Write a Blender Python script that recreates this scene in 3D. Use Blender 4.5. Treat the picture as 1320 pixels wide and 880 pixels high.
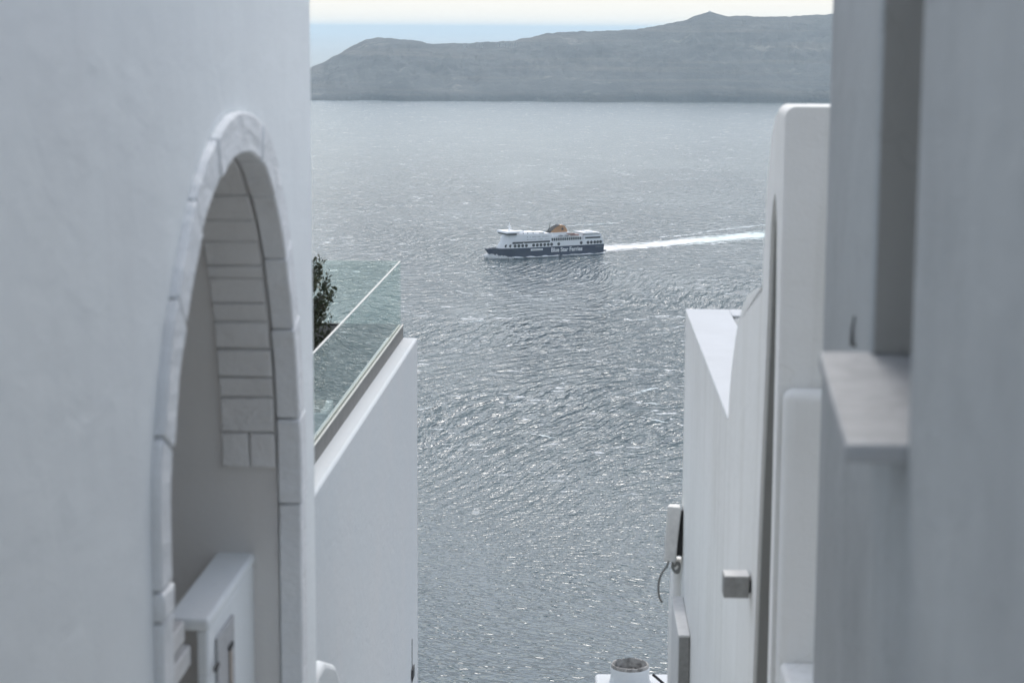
import bpy, bmesh, math, random
from mathutils import Vector, Matrix, noise as mnoise
random.seed(7)
R = math.radians
C = bpy.context.scene
for o in list(bpy.data.objects): bpy.data.objects.remove(o)
COL = C.collection

# ------------------------------------------------------------------ camera
FPX = 1320 * 70 / 36.0          # focal length in reference pixels
EYE = 275.0                     # eye height above the sea
PITCH, ROLL = math.atan(404 / FPX), R(0.30)
cam_d = bpy.data.cameras.new('camera'); cam = bpy.data.objects.new('camera', cam_d); COL.objects.link(cam)
cam_d.lens = 70; cam_d.sensor_width = 36; cam_d.clip_start = 0.05; cam_d.clip_end = 400000
ROT = Matrix.Rotation(math.pi / 2 - PITCH, 3, 'X') @ Matrix.Rotation(ROLL, 3, 'Z')
cam.matrix_world = Matrix.Translation((0, 0, EYE)) @ ROT.to_4x4()
cam_d.dof.use_dof = True; cam_d.dof.focus_distance = 2300; cam_d.dof.aperture_fstop = 4.9
C.camera = cam

# ------------------------------------------------------------------ light
VEIL, VEIL_MIN, VEIL_MAX = (4.05, 3.95, 3.68, 1), 0.15, 0.65     # cloud radiance and cover
SUN_AZ, SUN_EL = 7.0, 48.0     # degrees left of the view axis, above the horizon
w = bpy.data.worlds.new('World'); C.world = w; w.use_nodes = True
nt = w.node_tree; nt.nodes.clear()
sky = nt.nodes.new('ShaderNodeTexSky'); sky.sky_type = 'NISHITA'; sky.sun_disc = False
sky.sun_elevation = R(SUN_EL); sky.sun_rotation = R(SUN_AZ)
sky.altitude = 250; sky.air_density = 1.0; sky.dust_density = 2.5; sky.ozone_density = 1.0
bg = nt.nodes.new('ShaderNodeBackground'); bg.inputs[1].default_value = 0.125
wo = nt.nodes.new('ShaderNodeOutputWorld')
# a thin milky veil of high cloud over the clear-sky gradient
tc = nt.nodes.new('ShaderNodeTexCoord'); mp_ = nt.nodes.new('ShaderNodeMapping'); mp_.inputs['Scale'].default_value = (1.2, 1.2, 5)
cn = nt.nodes.new('ShaderNodeTexNoise'); cn.inputs['Scale'].default_value = 1.6; cn.inputs['Detail'].default_value = 6
cr = nt.nodes.new('ShaderNodeValToRGB'); cr.color_ramp.elements[0].position = 0.3; cr.color_ramp.elements[0].color = (VEIL_MIN,) * 3 + (1,)
cr.color_ramp.elements[1].position = 0.7; cr.color_ramp.elements[1].color = (VEIL_MAX,) * 3 + (1,)
mxw = nt.nodes.new('ShaderNodeMixRGB'); mxw.inputs[2].default_value = VEIL
nt.links.new(tc.outputs['Generated'], mp_.inputs[0]); nt.links.new(mp_.outputs[0], cn.inputs['Vector']); nt.links.new(cn.outputs[0], cr.inputs[0])
sx_ = nt.nodes.new('ShaderNodeSeparateXYZ'); nt.links.new(tc.outputs['Generated'], sx_.inputs[0])
mr_ = nt.nodes.new('ShaderNodeMapRange'); nt.links.new(sx_.outputs[2], mr_.inputs[0])
for i_, v_ in ((1, 0.03), (2, 0.35), (3, 1.0), (4, 0.0)): mr_.inputs[i_].default_value = v_
mm_ = nt.nodes.new('ShaderNodeMath'); mm_.operation = 'MAXIMUM'; nt.links.new(cr.outputs[0], mm_.inputs[0]); nt.links.new(mr_.outputs[0], mm_.inputs[1])
nt.links.new(mm_.outputs[0], mxw.inputs[0]); nt.links.new(sky.outputs[0], mxw.inputs[1])
nt.links.new(mxw.outputs[0], bg.inputs[0]); nt.links.new(bg.outputs[0], wo.inputs[0])
sd = bpy.data.lights.new('sun', 'SUN'); sd.energy = 0.85; sd.angle = R(18); sd.color = (1.0, 0.975, 0.94)
sun = bpy.data.objects.new('sun', sd); COL.objects.link(sun)
sv = Vector((math.sin(R(SUN_AZ)) * math.cos(R(SUN_EL)), math.cos(R(SUN_AZ)) * math.cos(R(SUN_EL)), math.sin(R(SUN_EL))))
sun.rotation_euler = sv.to_track_quat('Z', 'Y').to_euler(); sun.location = (0, 0, EYE + 60)
C.view_settings.view_transform = 'Standard'; C.view_settings.look = 'None'
C.view_settings.exposure = 1.04; C.view_settings.gamma = 1.0; C.view_settings.use_curve_mapping = False
C.render.engine = 'CYCLES'
C.cycles.use_denoising = True
C.cycles.max_bounces = 8; C.cycles.diffuse_bounces = 4; C.cycles.glossy_bounces = 3
C.cycles.transmission_bounces = 6; C.cycles.transparent_max_bounces = 12; C.cycles.volume_bounces = 1
C.cycles.caustics_reflective = False; C.cycles.caustics_refractive = False
C.cycles.sample_clamp_indirect = 4.0

# ------------------------------------------------------------------ helpers
def ray(px, py):
    return ROT @ Vector(((px - 660) / FPX, (440 - py) / FPX, -1))
def at(px, py, Y):                     # point of a picture ray at depth Y
    d = ray(px, py); return Vector((d.x / d.y * Y, Y, EYE + d.z / d.y * Y))
def on_sea(px, py, z=0.0):
    d = ray(px, py); t = (z - EYE) / d.z; return Vector((d.x * t, d.y * t, z))

class Street:
    """vertical wall plane running down the street; s = distance ahead, z = height above the eye, off = towards the street"""
    def __init__(self, vpx, x0, side):
        d = ray(vpx, 36); self.dx = d.x / d.y; self.x0 = x0; self.side = side
        n = Vector((1, -self.dx, 0)).normalized(); self.n = n * (1 if side < 0 else -1)
    def p(self, s, z, off=0.0):
        return Vector((self.x0 + self.dx * s, s, EYE + z)) + self.n * off
    def hit(self, px, py, off=0.0):
        d = ray(px, py); o = Vector((0, 0, EYE)); q = self.p(0, 0, off)
        t = (q - o).dot(self.n) / d.dot(self.n); h = o + d * t - self.n * off
        return (h.y, h.z - EYE)

def mesh_obj(name, bm, mat, parent=None, bevel=0.0, seg=2, smooth=False, ang=35):
    bmesh.ops.recalc_face_normals(bm, faces=bm.faces[:])
    me = bpy.data.meshes.new(name); bm.to_mesh(me); bm.free()
    o = bpy.data.objects.new(name, me); COL.objects.link(o)
    if mat: me.materials.append(mat)
    if bevel:
        b = o.modifiers.new('bevel', 'BEVEL'); b.width = bevel; b.segments = seg; b.limit_method = 'ANGLE'; b.angle_limit = R(ang)
    if smooth or bevel:
        for f in me.polygons: f.use_smooth = True
        try: me.set_sharp_from_angle(angle=R(38 if smooth else 50))
        except Exception: pass
    if parent: o.parent = parent; o.matrix_parent_inverse = Matrix.Translation(-parent.location) if parent.rotation_euler.z == 0 else Matrix.Identity(4)
    return o
def thing(name, label, cat, loc, group=None):
    o = bpy.data.objects.new(name, None); COL.objects.link(o); o.location = loc; o.empty_display_size = 0.3
    o['label'] = label; o['category'] = cat
    if group: o['group'] = group
    return o
def tag(o, label=None, cat=None, group=None, kind=None):
    for k, v in (('label', label), ('category', cat), ('group', group), ('kind', kind)):
        if v: o[k] = v
    return o
def quadbox(bm, P):                    # 8 points: bottom ring 4, top ring 4
    v = [bm.verts.new(p) for p in P]
    for f in ((3, 2, 1, 0), (4, 5, 6, 7), (0, 1, 5, 4), (1, 2, 6, 5), (2, 3, 7, 6), (3, 0, 4, 7)): bm.faces.new([v[i] for i in f])
def wbox(bm, pl, s0, s1, z0, z1, o0, o1):
    quadbox(bm, [pl.p(s0, z0, o0), pl.p(s1, z0, o0), pl.p(s1, z0, o1), pl.p(s0, z0, o1),
                 pl.p(s0, z1, o0), pl.p(s1, z1, o0), pl.p(s1, z1, o1), pl.p(s0, z1, o1)])
def box(bm, x0, x1, y0, y1, z0, z1):
    quadbox(bm, [(x0, y0, z0), (x1, y0, z0), (x1, y1, z0), (x0, y1, z0), (x0, y0, z1), (x1, y0, z1), (x1, y1, z1), (x0, y1, z1)])
def slab(bm, pl, outer, holes, o0, o1):  # extruded outline with holes, outlines in (s, z)
    fr, bk = [], []
    loops = [outer] + holes
    for off, store in ((o0, fr), (o1, bk)):
        edges = []
        for lp in loops:
            vs = [bm.verts.new(pl.p(s, z, off)) for s, z in lp]; store.append(vs)
            for i in range(len(vs)): edges.append(bm.edges.new((vs[i], vs[(i + 1) % len(vs)])))
        if holes: bmesh.ops.triangle_fill(bm, edges=edges, use_beauty=True)
        else: bm.faces.new(store[0])
    for a, b in zip(fr, bk):
        n = len(a)
        for i in range(n): bm.faces.new((a[i], a[(i + 1) % n], b[(i + 1) % n], b[i]))
def tube(bm, pts, rad, n=10, cap=True):
    rings = []; pts = [Vector(p) for p in pts]
    for i, p in enumerate(pts):
        t = (pts[min(i + 1, len(pts) - 1)] - pts[max(i - 1, 0)]).normalized()
        a = t.orthogonal().normalized() if i == 0 else (a - t * a.dot(t)).normalized()
        b = t.cross(a); r = rad[i] if isinstance(rad, (list, tuple)) else rad
        rings.append([bm.verts.new(p + (a * math.cos(2 * math.pi * k / n) + b * math.sin(2 * math.pi * k / n)) * r) for k in range(n)])
    for q, s in zip(rings, rings[1:]):
        for k in range(n): bm.faces.new((q[k], q[(k + 1) % n], s[(k + 1) % n], s[k]))
    if cap:
        bm.faces.new(rings[0][::-1]); bm.faces.new(rings[-1])
def smooth_line(P, n):                 # Catmull-Rom through P, n evenly spaced points
    P = [Vector(p) for p in P]; Q = [P[0] * 2 - P[1]] + P + [P[-1] * 2 - P[-2]]; out = []
    for i in range(1, len(Q) - 2):
        for k in range(16):
            t = k / 16; a, b, c, d = Q[i - 1:i + 3]
            out.append(0.5 * ((2 * b) + (c - a) * t + (2 * a - 5 * b + 4 * c - d) * t * t + (3 * b - a - 3 * c + d) * t ** 3))
    out.append(P[-1]); L = [0]
    for a, b in zip(out, out[1:]): L.append(L[-1] + (b - a).length)
    res, j = [], 0
    for k in range(n):
        g = L[-1] * k / (n - 1)
        while j < len(L) - 2 and L[j + 1] < g: j += 1
        f = (g - L[j]) / max(1e-9, L[j + 1] - L[j]); res.append(out[j].lerp(out[j + 1], min(1, max(0, f))))
    return res

# ------------------------------------------------------------------ materials
class NT:
    def __init__(self, name):
        self.m = bpy.data.materials.new(name); self.m.use_nodes = True; self.t = self.m.node_tree; self.t.nodes.clear()
        self.out = self.t.nodes.new('ShaderNodeOutputMaterial')
    def n(self, typ, **kw):
        x = self.t.nodes.new('ShaderNode' + typ)
        for k, v in kw.items():
            if k.startswith('i_'):
                key = k[2:]; x.inputs[int(key) if key.isdigit() else key.replace('_', ' ')].default_value = v
            else: setattr(x, k, v)
        return x
    def l(self, a, b): self.t.links.new(a, b)
    def math(self, op, a, b=None, clamp=False):
        x = self.n('Math', operation=op, use_clamp=clamp)
        for i, v in enumerate((a, b)):
            if v is None: continue
            if isinstance(v, (int, float)): x.inputs[i].default_value = v
            else: self.l(v, x.inputs[i])
        return x.outputs[0]
    def ramp(self, fac, stops):
        x = self.n('ValToRGB'); e = x.color_ramp.elements
        while len(e) < len(stops): e.new(0.5)
        for el, (p, c) in zip(e, stops): el.position = p; el.color = (c if isinstance(c, tuple) else (c, c, c)) + (1,)
        self.l(fac, x.inputs[0]); return x.outputs[0]
    def mix(self, fac, a, b, blend='MIX'):
        x = self.n('MixRGB', blend_type=blend)
        for i, v in enumerate((fac, a, b)):
            if isinstance(v, (int, float)): x.inputs[i].default_value = v
            elif isinstance(v, tuple): x.inputs[i].default_value = v + (1,)
            else: self.l(v, x.inputs[i])
        return x.outputs[0]
    def coords(self, scale=(1, 1, 1), src='Object', rot=(0, 0, 0)):
        m = self.n('Mapping'); m.inputs['Scale'].default_value = scale; m.inputs['Rotation'].default_value = rot
        if src == 'World': self.l(self.n('NewGeometry').outputs['Position'], m.inputs[0])
        else: self.l(self.n('TexCoord').outputs[src], m.inputs[0])
        return m.outputs[0]
    def noise(self, vec, scale, detail=4, rough=0.55, dist=0.0, out=0):
        x = self.n('TexNoise', i_Scale=scale, i_Detail=detail, i_Roughness=rough, i_Distortion=dist); self.l(vec, x.inputs['Vector']); return x.outputs[out]
    def principled(self, color, rough=0.6, metal=0.0, bump=None, bdist=0.01, bstr=1.0, **kw):
        p = self.n('BsdfPrincipled', i_Roughness=rough if isinstance(rough, (int, float)) else 0.5, i_Metallic=metal)
        if isinstance(color, tuple): p.inputs['Base Color'].default_value = color + (1,)
        else: self.l(color, p.inputs['Base Color'])
        if not isinstance(rough, (int, float)): self.l(rough, p.inputs['Roughness'])
        if bump is not None:
            b = self.n('Bump', i_Strength=bstr, i_Distance=bdist); self.l(bump, b.inputs['Height']); self.l(b.outputs[0], p.inputs['Normal'])
        for k, v in kw.items(): p.inputs[k.replace('_', ' ')].default_value = v
        self.l(p.outputs[0], self.out.inputs[0]); return p

def plaster(name, base=(0.78, 0.78, 0.77), dirt=(0.62, 0.61, 0.58), amt=0.5, streak=0.35, bump=0.004, fine=60):
    t = NT(name); v = t.coords(src='World')
    blot = t.noise(v, 0.9, 5, 0.6)
    st = t.noise(t.coords((7, 7, 0.35), 'World'), 1.0, 5, 0.6)
    speck = t.noise(v, 14, 4, 0.7)
    f1 = t.math('MULTIPLY', t.ramp(blot, [(0.42, 0.0), (0.72, 1.0)]), amt)
    f2 = t.math('MULTIPLY', t.ramp(st, [(0.48, 0.0), (0.75, 1.0)]), streak)
    f3 = t.math('MULTIPLY', t.ramp(speck, [(0.55, 0.0), (0.8, 1.0)]), amt * 0.5)
    wv = t.n('VectorMath', operation='ADD'); t.l(v, wv.inputs[0]); t.l(t.noise(v, 2.5, 3, 0.6, out=1), wv.inputs[1])
    vo = t.n('TexVoronoi', feature='DISTANCE_TO_EDGE', i_Scale=0.8); t.l(wv.outputs[0], vo.inputs['Vector'])
    crack = t.math('MULTIPLY', t.ramp(vo.outputs['Distance'], [(0.0, 1.0), (0.006, 0.0)]), t.ramp(t.noise(v, 0.7, 2, 0.5), [(0.50, 0.0), (0.62, 0.6)]))
    fac = t.math('ADD', t.math('ADD', t.math('ADD', f1, f2), f3), crack, clamp=True)
    h = t.math('ADD', t.math('MULTIPLY', t.noise(v, fine, 5, 0.65), 0.35), t.math('MULTIPLY', t.noise(t.coords((1, 1, 1.6), 'World'), 4.5, 3, 0.55, 0.4), 1.3))
    t.principled(t.mix(fac, base, dirt), 0.88, bump=h, bdist=bump)
    return t.m
def simple(name, col, rough=0.5, metal=0.0, var=0.25, scale=6, bump=0.0, **kw):
    t = NT(name); v = t.coords(); nz = t.noise(v, scale, 5, 0.6)
    dark = tuple(c * (1 - var) for c in col)
    t.principled(t.mix(t.ramp(nz, [(0.35, 0.0), (0.7, 1.0)]), col, dark), rough, metal, bump=nz if bump else None, bdist=bump or 0.01, **kw)
    return t.m

M = {}
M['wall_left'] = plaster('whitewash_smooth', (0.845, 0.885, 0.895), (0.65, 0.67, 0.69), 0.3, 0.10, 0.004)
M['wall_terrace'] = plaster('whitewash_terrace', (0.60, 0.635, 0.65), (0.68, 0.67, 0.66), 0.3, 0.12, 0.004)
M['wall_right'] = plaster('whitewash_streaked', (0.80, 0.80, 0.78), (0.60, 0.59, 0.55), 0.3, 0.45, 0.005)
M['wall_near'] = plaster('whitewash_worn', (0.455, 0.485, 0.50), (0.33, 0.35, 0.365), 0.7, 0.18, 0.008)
M['reveal_shade'] = plaster('reveal_shade_grey', (0.42, 0.42, 0.40), (0.34, 0.34, 0.32), 0.4, 0.2, 0.004)  # grey that paints the shade inside the window opening
M['cap'] = plaster('dimmed_coping', (0.54, 0.565, 0.585), (0.46, 0.48, 0.49), 0.5, 0.1, 0.004)  # darker tone that holds back the sunlight on the parapet top
M['jamb_shade'] = plaster('jamb_shade_grey', (0.30, 0.30, 0.285), (0.24, 0.24, 0.23), 0.3, 0.2, 0.003)  # dark grey that paints the shade in the doorway
M['passage'] = plaster('grey_passage_plaster', (0.72, 0.715, 0.70), (0.62, 0.61, 0.59), 0.3, 0.2, 0.003)
M['stone_front'] = plaster('painted_stone', (0.81, 0.835, 0.85), (0.60, 0.61, 0.61), 0.45, 0.2, 0.018, 30)
M['stone_soffit'] = plaster('bare_stone', (0.76, 0.765, 0.76), (0.63, 0.635, 0.63), 0.6, 0.1, 0.020, 40)

def sea_material():
    t = NT('sea_water')
    pos = t.n('NewGeometry').outputs['Position']
    wn = t.n('VectorMath', operation='SUBTRACT'); t.l(t.noise(t.coords((1, 0.6, 1), 'World'), 1 / 240, 1, 0.5, out=1), wn.inputs[0]); wn.inputs[1].default_value = (0.5, 0.5, 0.5)
    ws = t.n('VectorMath', operation='MULTIPLY_ADD'); t.l(wn.outputs[0], ws.inputs[0]); ws.inputs[1].default_value = (170, 170, 0); t.l(pos, ws.inputs[2])
    def height(off):
        a = t.n('VectorMath', operation='ADD'); t.l(ws.outputs[0], a.inputs[0]); a.inputs[1].default_value = off
        def layer(rot, lx, ly, amp, det=2, rough=0.5, dist=0.0):      # crest bearing, crest length, spacing
            m = t.n('Mapping', vector_type='TEXTURE'); m.inputs['Rotation'].default_value = (0, 0, R(rot)); m.inputs['Scale'].default_value = (lx, ly, ly)
            t.l(a.outputs[0], m.inputs[0])
            return t.math('MULTIPLY', t.noise(m.outputs[0], 1.0, det, rough, dist), amp)
        far = layer(66, 30, 9, A_DIAG); near = layer(-9, 10, 3.2, A_NEAR)
        h = t.math('ADD', t.math('MULTIPLY', far, wfar), t.math('MULTIPLY', near, wnear))
        h = t.math('ADD', h, layer(28, 9, 4.5, A_MID))
        return t.math('ADD', h, layer(40, 2.2, 1.5, A_RIP))
    sp = t.n('SeparateXYZ'); t.l(pos, sp.inputs[0])
    mr = t.n('MapRange', i_1=950.0, i_2=1350.0, i_3=0.0, i_4=1.0); t.l(sp.outputs[1], mr.inputs[0])
    wfar = t.math('ADD', 0.10, t.math('MULTIPLY', mr.outputs[0], 0.85)); wnear = t.math('SUBTRACT', 1.0, t.math('MULTIPLY', mr.outputs[0], 0.55))
    e = 0.5
    h0, hx, hy = height((0, 0, 0)), height((e, 0, 0)), height((0, e, 0))
    # wind patches: calmer slicks and rougher streaks, hundreds of metres across
    patch = t.noise(t.coords((1 / 420, 1 / 900, 1), 'World', (0, 0, R(20))), 1.0, 4, 0.55, 0.6)
    amp = t.math('ADD', 0.5, t.math('MULTIPLY', t.ramp(patch, [(0.36, 0.0), (0.58, 1.0)]), 0.7))
    fd_ = t.n('MapRange', i_1=1600.0, i_2=5500.0, i_3=1.0, i_4=0.38); t.l(sp.outputs[1], fd_.inputs[0])
    shel = t.n('MapRange', i_1=850.0, i_2=1500.0, i_3=0.5, i_4=1.0); t.l(sp.outputs[1], shel.inputs[0])
    k = t.math('MULTIPLY', t.math('MULTIPLY', t.math('MULTIPLY', amp, shel.outputs[0]), fd_.outputs[0]), -1 / e)
    nx = t.math('MULTIPLY', t.math('SUBTRACT', hx, h0), k); ny = t.math('MULTIPLY', t.math('SUBTRACT', hy, h0), k)
    c = t.n('CombineXYZ'); t.l(nx, c.inputs[0]); t.l(ny, c.inputs[1]); c.inputs[2].default_value = 1
    nn = t.n('VectorMath', operation='NORMALIZE'); t.l(c.outputs[0], nn.inputs[0])
    p = t.n('BsdfPrincipled', i_Roughness=0.07, i_IOR=1.333)
    p.inputs['Base Color'].default_value = (0.015, 0.046, 0.060, 1)
    rg = t.n('MapRange', i_1=1800.0, i_2=6000.0, i_3=0.07, i_4=0.26); t.l(sp.outputs[1], rg.inputs[0]); t.l(rg.outputs[0], p.inputs['Roughness'])
    t.l(nn.outputs[0], p.inputs['Normal'])
    # whitecaps: small torn streaks of foam, then finer flecks for painted glints
    f1 = t.noise(t.coords((0.6, 1, 1), 'World'), 1 / 10, 3, 0.6, 0.8)
    f2 = t.noise(t.coords(src='World'), 1 / 60, 2, 0.5)
    f = t.math('ADD', f1, t.math('MULTIPLY', t.math('SUBTRACT', f2, 0.5), 0.45))
    brk = t.noise(t.coords((0.7, 1, 1), 'World'), 1 / 1.6, 3, 0.7)
    foam_and_glints = t.math('MULTIPLY', t.ramp(f, [(0.655, 0.0), (0.70, 1.0)]), t.ramp(brk, [(0.36, 0.0), (0.56, 1.0)]))
    g1 = t.noise(t.coords((0.7, 1, 1), 'World'), 1 / 3.4, 2, 0.6, 0.4)
    g2 = t.noise(t.coords(src='World'), 1 / 190, 3, 0.55)
    glint_fleck = t.ramp(t.math('ADD', g1, t.math('MULTIPLY', t.math('SUBTRACT', g2, 0.5), 0.30)), [(0.695, 0.0), (0.745, 1.0)])  # white flecks painted in place of sun glints on the waves
    foam_and_glints = t.math('MAXIMUM', foam_and_glints, t.math('MULTIPLY', glint_fleck, t.math('MULTIPLY', mr.outputs[0], 0.85)))  # mask now holds real foam and the painted glints
    fd = t.n('BsdfDiffuse'); fd.inputs[0].default_value = (0.78, 0.80, 0.80, 1)
    foam_and_glints = t.math('MULTIPLY', foam_and_glints, mr.outputs[0])
    mx = t.n('MixShader'); t.l(foam_and_glints, mx.inputs[0]); t.l(p.outputs[0], mx.inputs[1]); t.l(fd.outputs[0], mx.inputs[2])
    t.l(mx.outputs[0], t.out.inputs[0]); return t.m
A_DIAG, A_NEAR, A_MID, A_RIP = 10.0, 1.7, 1.6, 0.40
M['sea'] = sea_material()

def foam_material(name, white, tint, lo, hi, sc):
    """torn foam: the UV v coordinate runs 0..1 across the band, noise eats the edges"""
    t = NT(name); uv = t.n('TexCoord').outputs['UV']; s = t.n('SeparateXYZ'); t.l(uv, s.inputs[0])
    edge = t.math('SUBTRACT', 1.0, t.math('ABSOLUTE', t.math('SUBTRACT', t.math('MULTIPLY', s.outputs[1], 2.0), 1.0)))
    n1 = t.noise(t.coords((0.55, 1, 1), 'World', (0, 0, R(-35))), sc, 5, 0.65, 0.5)
    a = t.ramp(t.math('ADD', edge, t.math('MULTIPLY', t.math('SUBTRACT', n1, 0.5), 2.8)), [(lo, 0.0), (hi, 1.0)])
    n2 = t.noise(t.coords((0.3, 1, 1), 'World', (0, 0, R(-35))), sc * 0.7, 4, 0.6)
    col = t.mix(t.ramp(t.math('ADD', t.math('MULTIPLY', s.outputs[0], 0.55), t.math('MULTIPLY', n2, 0.6)), [(0.36, 0.0), (0.60, 1.0)]), white, tint)
    d = t.n('BsdfDiffuse'); t.l(col, d.inputs[0])
    tr = t.n('BsdfTransparent'); mx = t.n('MixShader'); t.l(a, mx.inputs[0]); t.l(tr.outputs[0], mx.inputs[1]); t.l(d.outputs[0], mx.inputs[2])
    t.l(mx.outputs[0], t.out.inputs[0]); return t.m
M['wake'] = foam_material('wake_foam', (0.92, 0.93, 0.92), (0.70, 0.85, 0.83), 0.12, 0.75, 1 / 9)
M['wash'] = foam_material('side_wash_foam', (0.80, 0.82, 0.82), (0.70, 0.76, 0.76), 0.55, 0.8, 1 / 7)
M['torn'] = foam_material('torn_foam', (0.78, 0.80, 0.80), (0.62, 0.68, 0.68), 0.75, 1.1, 1 / 4)
def spray():
    t = NT('white_spray'); d = t.n('BsdfDiffuse'); tr = t.n('BsdfTranslucent'); mx = t.n('MixShader', i_0=0.5)
    for q in (d, tr): q.inputs[0].default_value = (0.93, 0.94, 0.94, 1)
    t.l(d.outputs[0], mx.inputs[1]); t.l(tr.outputs[0], mx.inputs[2]); t.l(mx.outputs[0], t.out.inputs[0]); return t.m
M['edge_foam'] = foam_material('edge_foam', (0.78, 0.80, 0.80), (0.70, 0.75, 0.75), 0.85, 1.35, 1 / 6)
M['spray'] = spray()

def rock():
    t = NT('island_rock'); v = t.coords(src='World')
    a = t.noise(v, 1 / 260, 6, 0.6); st = t.noise(t.coords((1 / 900, 1 / 900, 1 / 28), 'World'), 1.0, 5, 0.6)
    c = t.mix(t.ramp(a, [(0.3, 0.0), (0.7, 1.0)]), (0.060, 0.070, 0.076), (0.13, 0.138, 0.14))
    c = t.mix(t.math('MULTIPLY', t.ramp(st, [(0.5, 0.0), (0.72, 1.0)]), 0.6), c, (0.20, 0.18, 0.16))
    pale = t.noise(v, 1 / 170, 5, 0.65)
    c = t.mix(t.ramp(pale, [(0.62, 0.0), (0.74, 0.75)]), c, (0.34, 0.32, 0.29))
    t.principled(c, 0.95, bump=t.noise(v, 1 / 55, 8, 0.7), bdist=26); return t.m
M['rock'] = rock()
M['island_wash'] = simple('island_whitewash', (0.48, 0.48, 0.47), 0.9)
M['ship_white'] = simple('ship_white_paint', (0.88, 0.89, 0.90), 0.4, 0, 0.06, 0.2)
M['ship_navy'] = simple('ship_navy_paint', (0.004, 0.018, 0.060), 0.75, 0, 0.2, 0.1, Specular_IOR_Level=0.2)
M['ship_glass'] = simple('ship_dark_glass', (0.010, 0.013, 0.018), 0.4, 0, 0.2, 1, Specular_IOR_Level=0.25)
M['ship_deck'] = simple('ship_deck_grey', (0.33, 0.34, 0.35), 0.7, 0, 0.25, 0.4)
M['ship_gold'] = simple('funnel_ochre', (0.50, 0.25, 0.095), 0.5, 0, 0.12, 0.4)
M['ship_brown'] = simple('deck_red_brown', (0.26, 0.11, 0.08), 0.6, 0, 0.3, 0.5)
M['black'] = simple('black_metal', (0.015, 0.015, 0.016), 0.5, 0, 0.2, 20)
M['galv'] = simple('grey_channel_metal', (0.20, 0.195, 0.185), 0.55, 0.3, 0.25, 9)
M['channel_cap'] = simple('pale_channel_cap', (0.46, 0.44, 0.41), 0.35, 0.6, 0.1, 9)
M['concrete'] = simple('grey_concrete', (0.30, 0.30, 0.29), 0.85, 0, 0.25, 30, 0.002)
M['cream_box'] = simple('cream_plastic', (0.74, 0.73, 0.71), 0.5, 0, 0.18, 14)
M['cable'] = simple('grey_cable', (0.22, 0.22, 0.21), 0.6, 0, 0.2, 20)
M['white_wood'] = simple('white_painted_wood', (0.66, 0.66, 0.65), 0.6, 0, 0.15, 12, 0.001)
M['board'] = simple('grey_board', (0.52, 0.53, 0.54), 0.5, 0, 0.25, 40)
M['paper'] = simple('white_paper', (0.75, 0.75, 0.74), 0.8, 0, 0.08, 30)
M['amber'] = simple('amber_handle', (0.5, 0.44, 0.38), 0.5, 0, 0.2, 30)
M['soot'] = simple('sooty_stone', (0.42, 0.41, 0.39), 0.95, 0, 0.7, 12, 0.02)
M['paving'] = simple('brown_grey_paving', (0.17, 0.155, 0.14), 0.8, 0, 0.3, 2)
M['steps'] = simple('grey_paving', (0.55, 0.55, 0.54), 0.9, 0, 0.3, 3, 0.004)
M['hill'] = simple('volcanic_soil', (0.17, 0.14, 0.11), 0.95, 0, 0.5, 0.15, 0.3)
M['bark'] = simple('bark', (0.10, 0.075, 0.055), 0.9, 0, 0.4, 25, 0.01)
def leafmat():
    t = NT('olive_leaves'); v = t.coords(); n1 = t.noise(v, 9, 4, 0.6)
    t.principled(t.mix(t.ramp(n1, [(0.3, 0.0), (0.7, 1.0)]), (0.030, 0.040, 0.018), (0.075, 0.085, 0.040)), 0.55); return t.m
M['leaf'] = leafmat()
def marble():
    t = NT('worn_marble'); v = t.coords(src='World')
    n1 = t.noise(v, 7, 6, 0.65, 1.5); n2 = t.noise(v, 25, 4, 0.6)
    c = t.mix(t.ramp(n1, [(0.44, 0.0), (0.52, 1.0)]), (0.36, 0.375, 0.39), (0.42, 0.435, 0.45))
    t.principled(t.mix(t.ramp(n2, [(0.55, 0.0), (0.8, 0.5)]), c, (0.22, 0.225, 0.23)), 0.55, bump=n2, bdist=0.002); return t.m
M['marble'] = marble()
def glass(name='green_tinted_glass', tint=(0.88, 0.94, 0.925)):
    t = NT(name); lw = t.n('Fresnel', i_IOR=1.5); geo = t.n('NewGeometry')
    g = t.n('BsdfGlossy', i_Roughness=0.01); g.inputs[0].default_value = (0.92, 1.0, 0.97, 1)
    tr = t.n('BsdfTransparent'); tr.inputs[0].default_value = tint + (1,)
    f2 = t.math('DIVIDE', t.math('MULTIPLY', lw.outputs[0], 2.0), t.math('ADD', 1.0, lw.outputs[0]))
    f = t.math('MULTIPLY', f2, t.math('SUBTRACT', 1.0, geo.outputs['Backfacing']))
    mx = t.n('MixShader'); t.l(f, mx.inputs[0]); t.l(tr.outputs[0], mx.inputs[1]); t.l(g.outputs[0], mx.inputs[2])
    t.l(mx.outputs[0], t.out.inputs[0]); return t.m
M['glass'] = glass(); M['clear_glass'] = glass('clear_glass', (0.90, 0.955, 0.94))
M['glass_edge'] = simple('polished_glass_edge', (0.56, 0.56, 0.51), 0.25, 0, 0.05, 5)

# ------------------------------------------------------------------ the setting: sea, island, cliff, street
bm = bmesh.new()
v = [bm.verts.new(p) for p in ((-90000, 120, 0), (90000, 120, 0), (90000, 200000, 0), (-90000, 200000, 0))]; bm.faces.new(v)
tag(mesh_obj('sea', bm, M['sea']), kind='structure')

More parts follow.
